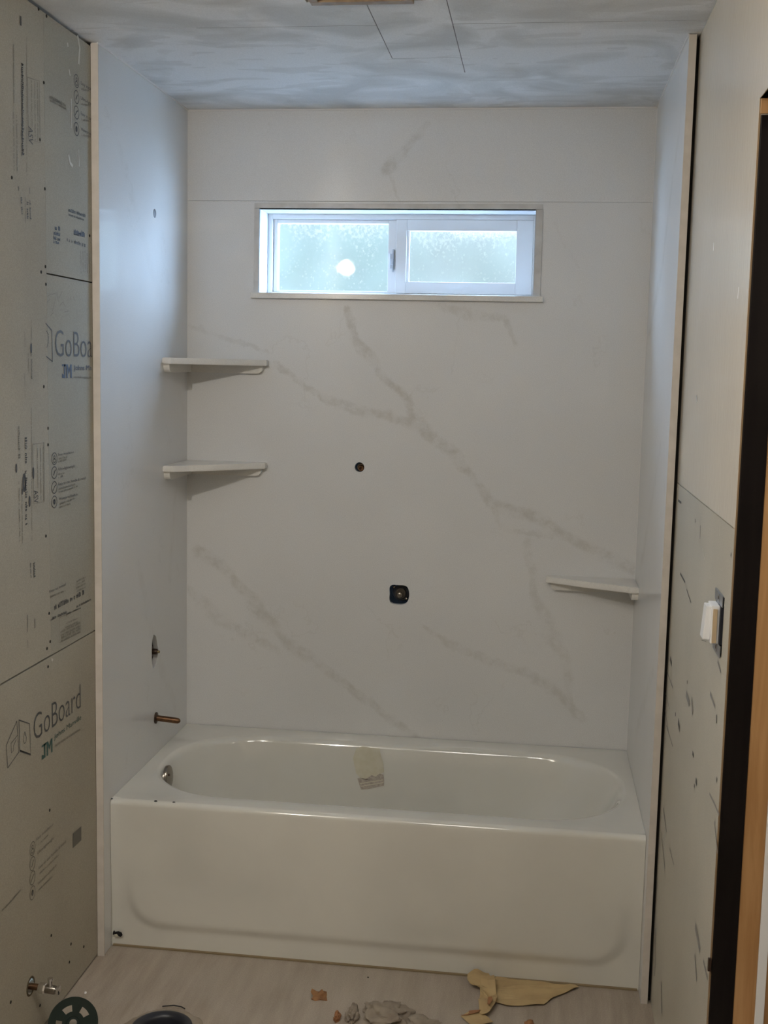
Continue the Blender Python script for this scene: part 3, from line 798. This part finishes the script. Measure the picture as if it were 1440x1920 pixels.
pflap('paper_flap', [(864,1911), (880,1905), (900,1904), (916,1911), (925,1922), (885,1926)], 8, .010, .001)
pflap('paper_fold', [(864,1911), (880,1904), (901,1905), (896,1909), (876,1912)], 9, .012, .006, M_paper2)
pflap('paper_fold', [(914,1888), (921,1887), (923,1893), (917,1903), (913,1901)], 9, .012, .019, M_paper2)
def lump(name, px, py, r, hgt, m, label, cat, seed=0, sub=3, parent=None, sx=1, sy=1, rough=.35):
    p = U(px, py, 2, 0); bm = bmesh.new(); bmesh.ops.create_icosphere(bm, subdivisions=sub, radius=1)
    for v in bm.verts:
        k = 1+rough*pnoise(v.co*1.3+Vector((seed, 0, 0)))+rough*.6*pnoise(v.co*3.1+Vector((0, seed, 0)))
        v.co = Vector((v.co.x*r*k*sx, v.co.y*r*k*sy, max(0, v.co.z*.9+.35)*hgt*k))
    o = from_bm(bm, name, m, parent, auto=35)
    o.location = p if not parent else p-parent.location
    if not parent: tag(o, label, cat)
    return o
lump('wood_scrap', 599, 1869, .022, .011, M_scrap, 'small reddish brown scrap on the bare floor', 'scrap', 3, 2, rough=.7)
pb2 = empty('plaster_debris', (.80, -1.01, 0), 'crumpled pale debris on the floor at the bottom edge', 'debris')
lump('debris_chunk', 725, 1905, .060, .022, M_plaster, '', '', 6, 4, pb2, 1.0, .8, .5)
lump('debris_chunk', 660, 1908, .020, .020, M_plaster, '', '', 2, 4, pb2, .8, 1.8, .5)
lump('debris_chunk', 790, 1921, .040, .012, M_plaster, '', '', 9, 3, pb2, 1.3, .8, .6)
lump('brown_bit', 632, 1911, .010, .014, M_paper2, '', '', 4, 3, pb2, .8, 2.0, .6)
lump('dirt_clump', 992, 1921, .012, .010, M_scrap, 'small dark clump beside the tan paper', 'scrap', 8, 2)
for px, py, r in ((160, 1862, .0042), (158, 1876, .002), (690, 1833, .0025)):
    lump('grit', px, py, r, r*.8, M_white if r > .004 else M_gap, {.0042: 'small white crumb on the floor by the left wall', .002: 'tiny dark crumb above the green reel', .0025: 'tiny dark crumb in front of the tub'}[r], 'crumb', 1, 1)

# ================================================================== LIGHT SWITCH
sw = empty('light_switch', (XR, -1.595, 1.224), 'uncovered white light switch hanging from its box on the right wall', 'light switch')
def sbox(name, lo, hi, m, bev=0, label=None): return box(name, Vector(lo)-sw.location, Vector(hi)-sw.location, m, sw, bev, label)
y0, y1, z0, z1 = -1.649, -1.541, 1.166, 1.282
bm = bmesh.new()
for lo, hi in (((XR+.002, y0, z0), (XR+.05, y0+.002, z1)), ((XR+.002, y1-.002, z0), (XR+.05, y1, z1)), ((XR+.002, y0, z0), (XR+.05, y1, z0+.002)), ((XR+.002, y0, z1-.002), (XR+.05, y1, z1)), ((XR+.048, y0, z0), (XR+.05, y1, z1))):
    add_box(bm, Vector(lo)-sw.location, Vector(hi)-sw.location)
from_bm(bm, 'wall_box', mat('blue_box', (.03, .035, .055), .4), sw)
sbox('mounting_strap', (XR-.004, -1.606, 1.168), (XR-.002, -1.584, 1.282), M_steel, .0004, 'thin metal strap')
sbox('mounting_ear', (XR-.003, -1.643, 1.262), (XR-.001, -1.548, 1.284), M_steel, .0004)
sbox('mounting_ear', (XR-.003, -1.643, 1.164), (XR-.001, -1.552, 1.187), M_steel, .0004)
for yy, zz in ((-1.60, 1.274), (-1.60, 1.176)): rev('screw', [(0, .004), (.0016, .0032)], Vector((XR-.003, yy, zz))-sw.location, (-1, 0, 0), M_bronze, sw, 12)
sbox('switch_body', (XR-.004, -1.636, 1.188), (XR+.02, -1.568, 1.262), M_rubber, .001)
sbox('switch_frame', (XR-.019, -1.628, 1.188), (XR-.004, -1.574, 1.262), M_white, .0015)
sbox('side_strip', (XR-.0165, -1.6302, 1.190), (XR-.0085, -1.6278, 1.256), M_cream, 0, 'yellowed side')
bm = bmesh.new(); add_box(bm, (-.006, -.019, -.033), (.007, .019, .033), .002)
bm.transform(Matrix.Translation(Vector((XR-.024, -1.598, 1.226))-sw.location)@Matrix.Rotation(.07, 4, 'Y'))
from_bm(bm, 'rocker', M_white, sw)

# ================================================================== PRINT ON THE LEFT BOARDS
PX = XL+.0008
def to_plane(o, y0, z0, y1, z1, name, m, parent, rot=0, x=PX, label=None, shear=0):
    """mesh of a text object in its own xy -> left wall plane, fitted in the rectangle"""
    me = o
    xs = [v.co.x for v in me.vertices]; ys = [v.co.y for v in me.vertices]
    if not xs: return
    ax, bx, ay, by = min(xs), max(xs), min(ys), max(ys)
    for v in me.vertices:
        u = (v.co.x-ax)/(bx-ax); q = (v.co.y-ay)/(by-ay)
        if rot == 0: yy = y0+(y1-y0)*u; zz = z0+(z1-z0)*q
        else: yy = y0+(y1-y0)*q; zz = z1-(z1-z0)*u          # reads downwards
        v.co = Vector((x, yy, zz))
    return link(me, name, m, parent, label=label)
def text_mesh(s, thin=0.0):
    cu = bpy.data.curves.new('txt', 'FONT'); cu.body = s; cu.size = 1; cu.offset = thin; cu.resolution_u = 3
    o = bpy.data.objects.new('txt', cu); COL.objects.link(o)
    dg = bpy.context.evaluated_depsgraph_get(); me = bpy.data.meshes.new_from_object(o.evaluated_get(dg))
    bpy.data.objects.remove(o); bpy.data.curves.remove(cu)
    me.materials.clear(); return me
def text(s, p0, p1, m, parent, thin=0, rot=0, name='printed_text', label=None):
    """p0: lower-left corner; p1: (right edge, top at the left edge), pixels measured on the wall plane"""
    a = U(*p0, 0, XL); y1 = U(p1[0], p1[1], 0, XL).y; z1 = U(p0[0], p1[1], 0, XL).z
    if rot: y1 = U(p1[0], p1[1], 0, XL).y; z1 = U(p1[0], p1[1], 0, XL).z
    return to_plane(text_mesh(s, thin), a.y, a.z, y1, z1, name, m, parent, rot, label=label)
def W2(x, y): q = U(x, y, 0, XL); return (q.y, q.z)
def stroke(bm, pts, wd, closed=False, x=PX):
    """flat ribbon of the given width in the wall plane"""
    pts = [Vector(p) for p in pts]; n = len(pts); A = []; B = []
    for i in range(n):
        if closed: d = pts[(i+1) % n]-pts[i-1]
        else: d = pts[min(i+1, n-1)]-pts[max(i-1, 0)]
        if d.length < 1e-9: d = Vector((1, 0))
        d.normalize(); nn = Vector((-d.y, d.x))*wd/2
        A.append(bm.verts.new((x, *(pts[i]+nn)))); B.append(bm.verts.new((x, *(pts[i]-nn))))
    for i in range(n if closed else n-1):
        j = (i+1) % n; bm.faces.new((A[i], A[j], B[j], B[i]))
def strokes(name, lst, m, parent, label=None):
    bm = bmesh.new()
    for l in lst:
        pts, wd = l[0], l[1]; stroke(bm, pts, wd, len(l) > 2 and l[2])
    return from_bm(bm, name, m, parent, label=label, recalc=False)
def greek(lst, m, parent, name='small_print', rot=0):
    """unreadable rows of small print: rows of short marks. entries: ((px,py),(px,py), height m)"""
    bm = bmesh.new()
    for (p, q, hgt) in lst:
        a, b = Vector(W2(*p)), Vector(W2(*q)); d = b-a; Ln = d.length; d.normalize(); n = Vector((-d.y, d.x)); s = 0
        while s < Ln:
            cw = hgt*random.uniform(.3, .62)
            if random.random() < .16: s += hgt*.6; continue
            e = min(s+cw, Ln); h0 = hgt*random.choice((.7, .7, 1, .9))
            c = [a+d*s, a+d*e, a+d*e+n*h0, a+d*s+n*h0]
            # letter-like: hollow block made of two uprights and a bar
            t = hgt*.17
            for (u0, u1, v0, v1) in ((0, t, 0, h0), (e-s-t, e-s, 0, h0*.8), (0, e-s, h0*random.choice((0, .4, .72)), None)):
                if v1 is None: v1 = v0+t
                k = [a+d*(s+u)+n*v for u, v in ((u0, v0), (u1, v0), (u1, v1), (u0, v1))]
                bm.faces.new([bm.verts.new((PX, *z)) for z in k])
            s = e+hgt*.16
    return from_bm(bm, name, m, parent, recalc=False)
def ell(p, ry, rz, n=24): return [(p[0]+ry*math.cos(2*math.pi*i/n), p[1]+rz*math.sin(2*math.pi*i/n)) for i in range(n)]

def logo(parent, cube, go0, go1, jm0, jm1, jn0, jn1, sub, ink, gm, wd):
    lst = []
    for poly, w_ in cube: lst.append(([W2(*p) for p in poly], w_))
    strokes('printed_logo', lst, ink, parent, label='outlined cube emblem with a water drop')
    text('GoBoard', go0, go1, ink, parent, thin=-.012, name='printed_word')
    a = W2(*jm0); b = (W2(*jm1)[0], W2(jm0[0], jm1[1])[1])
    bm = bmesh.new(); y0_, z0_, y1_, z1_ = a[0], a[1], b[0], b[1]; wv = y1_-y0_; hv = z1_-z0_
    def quad(*uv): bm.faces.new([bm.verts.new((PX, y0_+u*wv, z0_+v*hv)) for u, v in uv])
    quad((.20, 0), (.34, 0), (.34, 1), (.20, 1)); quad((0, 0), (.20, 0), (.20, .22), (0, .35))            # J
    quad((.44, 0), (.58, 0), (.58, 1), (.44, 1)); quad((.86, 0), (1, 0), (1, 1), (.86, 1))
    quad((.58, 1), (.58, .68), (.72, .30), (.72, .62)); quad((.72, .62), (.72, .30), (.86, .68), (.86, 1))   # M
    quad((.0, .86), (.42, .86), (.42, 1), (.0, 1))
    from_bm(bm, 'printed_emblem', gm, parent, recalc=False, label='block letters JM')
    text('Johns Manville', jn0, jn1, gm, parent, name='printed_word')
    greek(sub, M_inkf, parent)
# lower logo (whole)
cubeA = [([(11,1398), (31,1352)], .0022), ([(31,1352), (35,1410)], .0022), ([(35,1410), (14,1440)], .0022), ([(14,1440), (11,1398)], .0022),
         ([(35,1350), (55,1357), (57,1414), (37,1407), (35,1350)], .0028), ([(37,1408), (57,1415)], .0045), ([(46,1372), (49,1383), (48,1392), (45,1394), (43,1388), (44,1380), (46,1372)], .0018),
         ([(32,1379), (20,1394), (21,1412), (24,1408), (25,1398), (30,1386)], .0020)]
logo(B4, cubeA, (63, 1390), (151, 1341), (78, 1425), (98, 1398), (101, 1390), (152, 1377), [((103,1400), (150,1369), .006)], M_ink, M_inkg, .003)
# upper logo (cut by the panel) : the last letters run out at the board's end
cubeB = [([(85,606), (97,620)], .0028), ([(97,620), (98,678)], .0028), ([(98,678), (86,668)], .0028), ([(91,630), (90,642), (87,652)], .0018), ([(86,620), (91,628)], .0018)]
lst = [([W2(*p) for p in poly], w_) for poly, w_ in cubeB]
strokes('printed_logo', lst, M_ink, B2, label='cut outlined cube emblem')
text('GoBoa', (103, 668), (172, 618), M_ink, B2, thin=-.012, name='printed_word')
a = W2(116, 709); b = (W2(134, 690)[0], W2(116, 683)[1]); bm = bmesh.new()
def quad(*uv): bm.faces.new([bm.verts.new((PX, a[0]+u*(b[0]-a[0]), a[1]+v*(b[1]-a[1]))) for u, v in uv])
quad((.20, 0), (.34, 0), (.34, 1), (.20, 1)); quad((0, 0), (.20, 0), (.20, .22), (0, .35)); quad((.44, 0), (.58, 0), (.58, 1), (.44, 1)); quad((.86, 0), (1, 0), (1, 1), (.86, 1))
quad((.58, 1), (.58, .68), (.72, .30), (.72, .62)); quad((.72, .62), (.72, .30), (.86, .68), (.86, 1)); quad((0, .86), (.42, .86), (.42, 1), (0, 1))
from_bm(bm, 'printed_emblem', M_inkb, B2, recalc=False, label='block letters JM')
text('Johns Ma', (138, 697), (171, 684.5), M_inkb, B2, name='printed_word')
greek([((139,709), (170,709.5), .006)], M_inkf, B2)
# pencilled number
strokes('pencil_note', [([W2(*p) for p in l], .0016) for l in (
    [(88,556), (95,551), (92,562), (88,567)], [(96,552), (106,549), (100,575), (97,585)], [(107,548), (109,566)], [(110,560), (116,546)], [(112,573), (117,566), (122,575), (120,585), (128,583)], [(131,556), (133,564)], [(137,556), (139,564)], [(94,592), (100,586)])], M_inkf, B2, label='faint pencilled measurement')
# four round icons with captions : three copies
def icons(parent, px, ys, rpx, rows, ink):
    lst = []
    for i, y in enumerate(ys):
        c = Vector(W2(px, y)); e = Vector(W2(px+rpx[0], y)); f = Vector(W2(px, y-rpx[1])); ry, rz = abs(e.x-c.x), abs(f.y-c.y)
        lst.append((ell(c, ry, rz), .0022, True))
        if i == 0: lst += [(ell(c+Vector((0, rz*.25)), ry*.3, rz*.25, 10), .0022, True), (ell(c-Vector((0, rz*.35)), ry*.5, rz*.3, 10), .0022, True)]
        elif i == 1: lst += [([(c.x-ry*.35, c.y-rz*.45), (c.x+ry*.4, c.y+rz*.45)], .0035)]
        elif i == 2: lst += [([(c.x-ry*.55, c.y-rz*.5), (c.x, c.y+.1*rz), (c.x+ry*.55, c.y+rz*.4)], .003)]
        else: lst += [(ell(c, ry*.3, rz*.36, 10), .004, True), ([(c.x, c.y-rz*.3), (c.x, c.y+rz*.45)], .004)]
    strokes('printed_icons', lst, ink, parent)
    for (s, p0, p1) in rows: text(s, p0, p1, ink, parent)
icons(B2, 101.5, [860, 886, 914, 941], (5, 11), [('Easy installation', (109, 856), (138, 850)), ('Ultra-lightweight', (109, 884), (140, 877)), ('Easy to cut, handle & install', (109, 912), (160, 905)), ('Waterproof built-in', (110, 940), (145, 933))], M_ink)
greek([((109,862), (126,858), .006), ((109,867), (124,863), .006), ((109,891), (120,888), .006), ((109,897), (118,894), .006), ((110,919), (142,909), .006), ((110,925), (145,913), .006), ((111,947), (140,936), .006), ((111,953), (132,946), .006)], M_inkf, B2)
icons(B4, 60.5, [1591, 1619, 1646, 1674], (5, 12.5), [('Easy installation', (68, 1578), (100, 1571)), ('Ultra-lightweight', (70, 1604), (101, 1597)), ('Easy to cut, handle & install', (72, 1632), (124, 1625)), ('Waterproof built-in', (70, 1662), (106, 1655))], M_inkm)
greek([((70,1586), (90,1567), .005), ((73,1640), (110,1604), .005), ((72,1670), (98,1645), .005), ((4,1709), (39,1670), .006)], M_inkf, B4)
icons(B1, 143, [152, 182, 211, 242], (4.5, 12), [('Easy install', (151, 160), (171, 152)), ('Ultra-light', (151, 188), (171, 180)), ('Easy to cut', (151, 217), (171, 209)), ('Waterproof', (151, 246), (171, 238))], M_ink)
greek([((152,169), (170,172), .006), ((152,197), (170,200), .006), ((152,226), (170,229), .006), ((152,255), (170,258), .006), ((92,184), (122,200), .009), ((93,190), (123,206), .006)], M_inkf, B1)
# vertical print on the big left board (unreadable rows, box)
greek([((39,112), (39,290), .011), ((49,66), (49,330), .004), ((24,80), (25,200), .006), ((24,210), (25,320), .006), ((30,215), (31,320), .006)], M_ink if False else M_inkf, B3)
greek([((39.5,118), (40.5,290), .013)], M_ink, B3)
strokes('printed_box', [([W2(*p) for p in ((51,145), (73,152), (75,268), (53,260), (51,145))], .0020)], M_inkf, B3)
text('ASV', (53, 268), (61, 240), M_ink, B3, rot=1)
greek([((58,150), (59,238), .005), ((64,152), (65,264), .005), ((69,154), (70,264), .005)], M_inkf, B3)
greek([((38,370), (39,382), .008), ((39,388), (40,402), .008), ((49,378), (50,410), .012), ((54,376), (56,410), .008), ((33,350), (34,358), .006), ((54,352), (55,364), .004), ((46,370), (47,418), .003)], M_ink, B3)
greek([((46,820), (47,960), .013), ((46,960), (47,985), .012)], M_ink, B3)
greek([((58,765), (59,1015), .004), ((34,900), (36,1018), .007), ((40,905), (41,1018), .005), ((33,800), (34,860), .012), ((45,622), (46,650), .004), ((58,600), (59,645), .004), ((57,655), (58,710), .009), ((52,662), (53,700), .005), ((45,700), (46,745), .004)], M_inkf, B3)
strokes('printed_box', [([W2(*p) for p in ((61,833), (82,830), (83,940), (63,945), (61,833))], .0020)], M_inkf, B3)
text('ASV', (63, 944), (71, 918), M_ink, B3, rot=1)
greek([((69,840), (70,915), .005), ((75,840), (76,938), .005), ((80,838), (80.5,938), .004)], M_inkf, B3)
strokes('printed_mark', [(ell(W2(45,905), .006, .018), .009, True), (ell(W2(62,887), .003, .012), .005, True), (ell(W2(55,940), .003, .011), .005, True), (ell(W2(30,878), .003, .009), .004, True), (ell(W2(41,922), .002, .006), .003, True), (ell(W2(58,653), .003, .010), .004, True)], M_ink, B3, 'dark oval ink spots')
strokes('printed_mark', [([W2(38,30), W2(38.5,48)], .009), ([W2(51,1153), W2(51,1185)], .0022), ([W2(65,1160), W2(65,1178)], .0030), ([W2(51,1200), W2(52,1215)], .0015)], M_ink, B3)
greek([((62,1056), (63,1082), .012), ((56,1056), (57,1084), .006)], M_ink, B3)
# block of small print near the foot of the narrow board
text('Easy to install', (92, 1113), (123, 1107), M_ink, B2)
greek([((93,1121), (122,1109), .006), ((143,1092), (161,1083), .006), ((143,1098), (158,1090), .006), ((143,1104), (161,1095), .006), ((144,1110), (160,1102), .005)], M_inkf, B2)
greek([((99,1145), (158,1114), .014)], M_ink, B2)
greek([((98,1162), (125,1150), .008), ((142,1140), (170,1126), .007), ((93,1165), (100,1161), .004), ((124,1153), (151,1141), .005)], M_ink, B2)
strokes('printed_box', [([W2(*p) for p in ((111,1158), (151,1140), (151,1185), (111,1205), (111,1158))], .0016)], M_inkf, B2)
greek([((124,1156), (132,1152), .010), ((122,1171), (146,1160), .005), ((122,1178), (146,1167), .005), ((113,1187), (150,1169), .006), ((113,1193), (150,1175), .006), ((113,1199), (150,1181), .008), ((113,1204), (150,1186), .006)], M_inkf, B2)
# small dark grey blocks, lower right of the lower board (square codes left out, plain caption block kept)
strokes('printed_block', [([W2(142.5,1574), W2(142.5,1575)], .0)] if False else [([W2(136,1577), W2(152,1562)], .040)], M_inkm, B4)
# upper right board prints by the panel edge
greek([((126,396), (160,408), .010), ((128,404), (158,414), .006), ((125,452), (160,464), .010)], M_ink, B1)
greek([((138,440), (158,445), .016)], M_inkb, B1)
greek([((100,430), (112,433), .012), ((100,440), (112,443), .010), ((100,449), (112,452), .010), ((100,456), (112,459), .010)], M_inkb, B1)
greek([((150+k*4,470), (151+k*4,512), .006) for k in range(5)], M_inkf, B1)
# plaster smears
strokes('white_smear', [([W2(*p) for p in l], w_) for l, w_ in (([(145,66), (149,90), (147,120)], .009), ([(126,80), (127,88)], .006), ([(129,130), (131,142)], .005), ([(133,185), (133,240)], .004), ([(128,290), (131,305), (136,312)], .008), ([(147,280), (148,312)], .004))], M_scr, B1, 'dried white smears')
strokes('white_smear', [([W2(96,1236), W2(99,1238)], .006)], M_scr, B4)
# screws (each driven head)
def disc(x, y, r, parent, ax=0, plane=XL, s=1, m=M_gap, name='screw_head'):
    p = U(x, y, ax, plane); bm = bmesh.new()
    revolve(bm, [(0, r), (.0009, r*.85), (.0003, r*.3)], p, (s, 0, 0), 10, False, True); return from_bm(bm, name, m, parent, auto=30)
for b_, l in ((B1, ((72,17), (87,30), (82,155), (75,262), (84,354), (168,442))), (B2, ((85,500), (86,533), (90,803), (90,834), (92,1150), (94,1203))), (B3, ((77,510), (22,333), (82,725), (86,1005), (88,1216))), (B4, ((90,1250), (93,1519), (96,1754), (20,1879), (75,1885), (133,1770), (130,1804), (157,1775)))):
    for (x, y) in l: disc(x, y, .0042, b_)
# ---- scuffs on the right wall boards
def WR(x, y): q = U(x, y, 0, XR); return (q.y, q.z)
def rst(name, lst, m, parent, label=None):
    bm = bmesh.new()
    for pts, wd in lst: stroke(bm, [WR(*p) for p in pts], wd, x=XR-.0008)
    return from_bm(bm, name, m, parent, label=label, recalc=False)
M_scuff = mat('scuff_dark', (.10, .095, .085), .7); M_scuf2 = mat('scuff_soft', (.27, .255, .23), .7)
rst('scuff_mark', [([(1272,938), (1278,943)], .006), ([(1304,973), (1304,980)], .006), ([(1325,1203), (1316,1200)], .001), ([(1314,985), (1313,1010)], .004), ([(1276,1075), (1285,1092)], .006), ([(1288,1105), (1296,1130)], .004), ([(1372,1037), (1371,1044)], .008), ([(1344,1340), (1344,1356)], .008), ([(1257,1234), (1260,1246)], .014), ([(1267,1336), (1267,1343)], .012), ([(1272,1352), (1275,1368)], .018), ([(1299,1411), (1301,1418)], .010), ([(1305,1462), (1307,1470)], .012), ([(1302,1472), (1303,1475)], .008), ([(1344,1460), (1345,1464)], .010), ([(1289,1276), (1289,1282)], .008)], M_scuff, R2, 'small dark scuffs and gouges')
rst('scuff_mark', [([(1287,1300), (1293,1320)], .016), ([(1297,1310), (1299,1338)], .018), ([(1331,1488), (1340,1506), (1349,1528)], .006), ([(1304,1735), (1309,1760), (1313,1784)], .016), ([(1303,1790), (1307,1840)], .010), ([(1250,1360), (1262,1400)], .005), ([(1240,1560), (1247,1630)], .006), ([(1244,1515), (1250,1560)], .007), ([(1256,1590), (1264,1622)], .005), ([(1230,1740), (1228,1830)], .010), ([(1240,1840), (1241,1900)], .010), ([(1340,1540), (1346,1600)], .007), ([(1319,1800), (1327,1835)], .008), ([(1250,1255), (1262,1290)], .005), ([(1244,1280), (1256,1330)], .004), ([(1247,1330), (1254,1372)], .005), ([(1346,1240), (1352,1260)], .006), ([(1332,1300), (1341,1325)], .008)], M_scuf2, R2, 'grey rubbed scuff marks')
rst('white_scratch', [([(1318,1028), (1322,1050)], .003), ([(1351,980), (1350,1005)], .003), ([(1290,950), (1291,962)], .003)], M_scr, R2)
rst('paint_run', [([(1339,455), (1338,470)], .004), ([(1306,740), (1308,755)], .003), ([(1386,538), (1384,560)], .003)], M_white, R1)
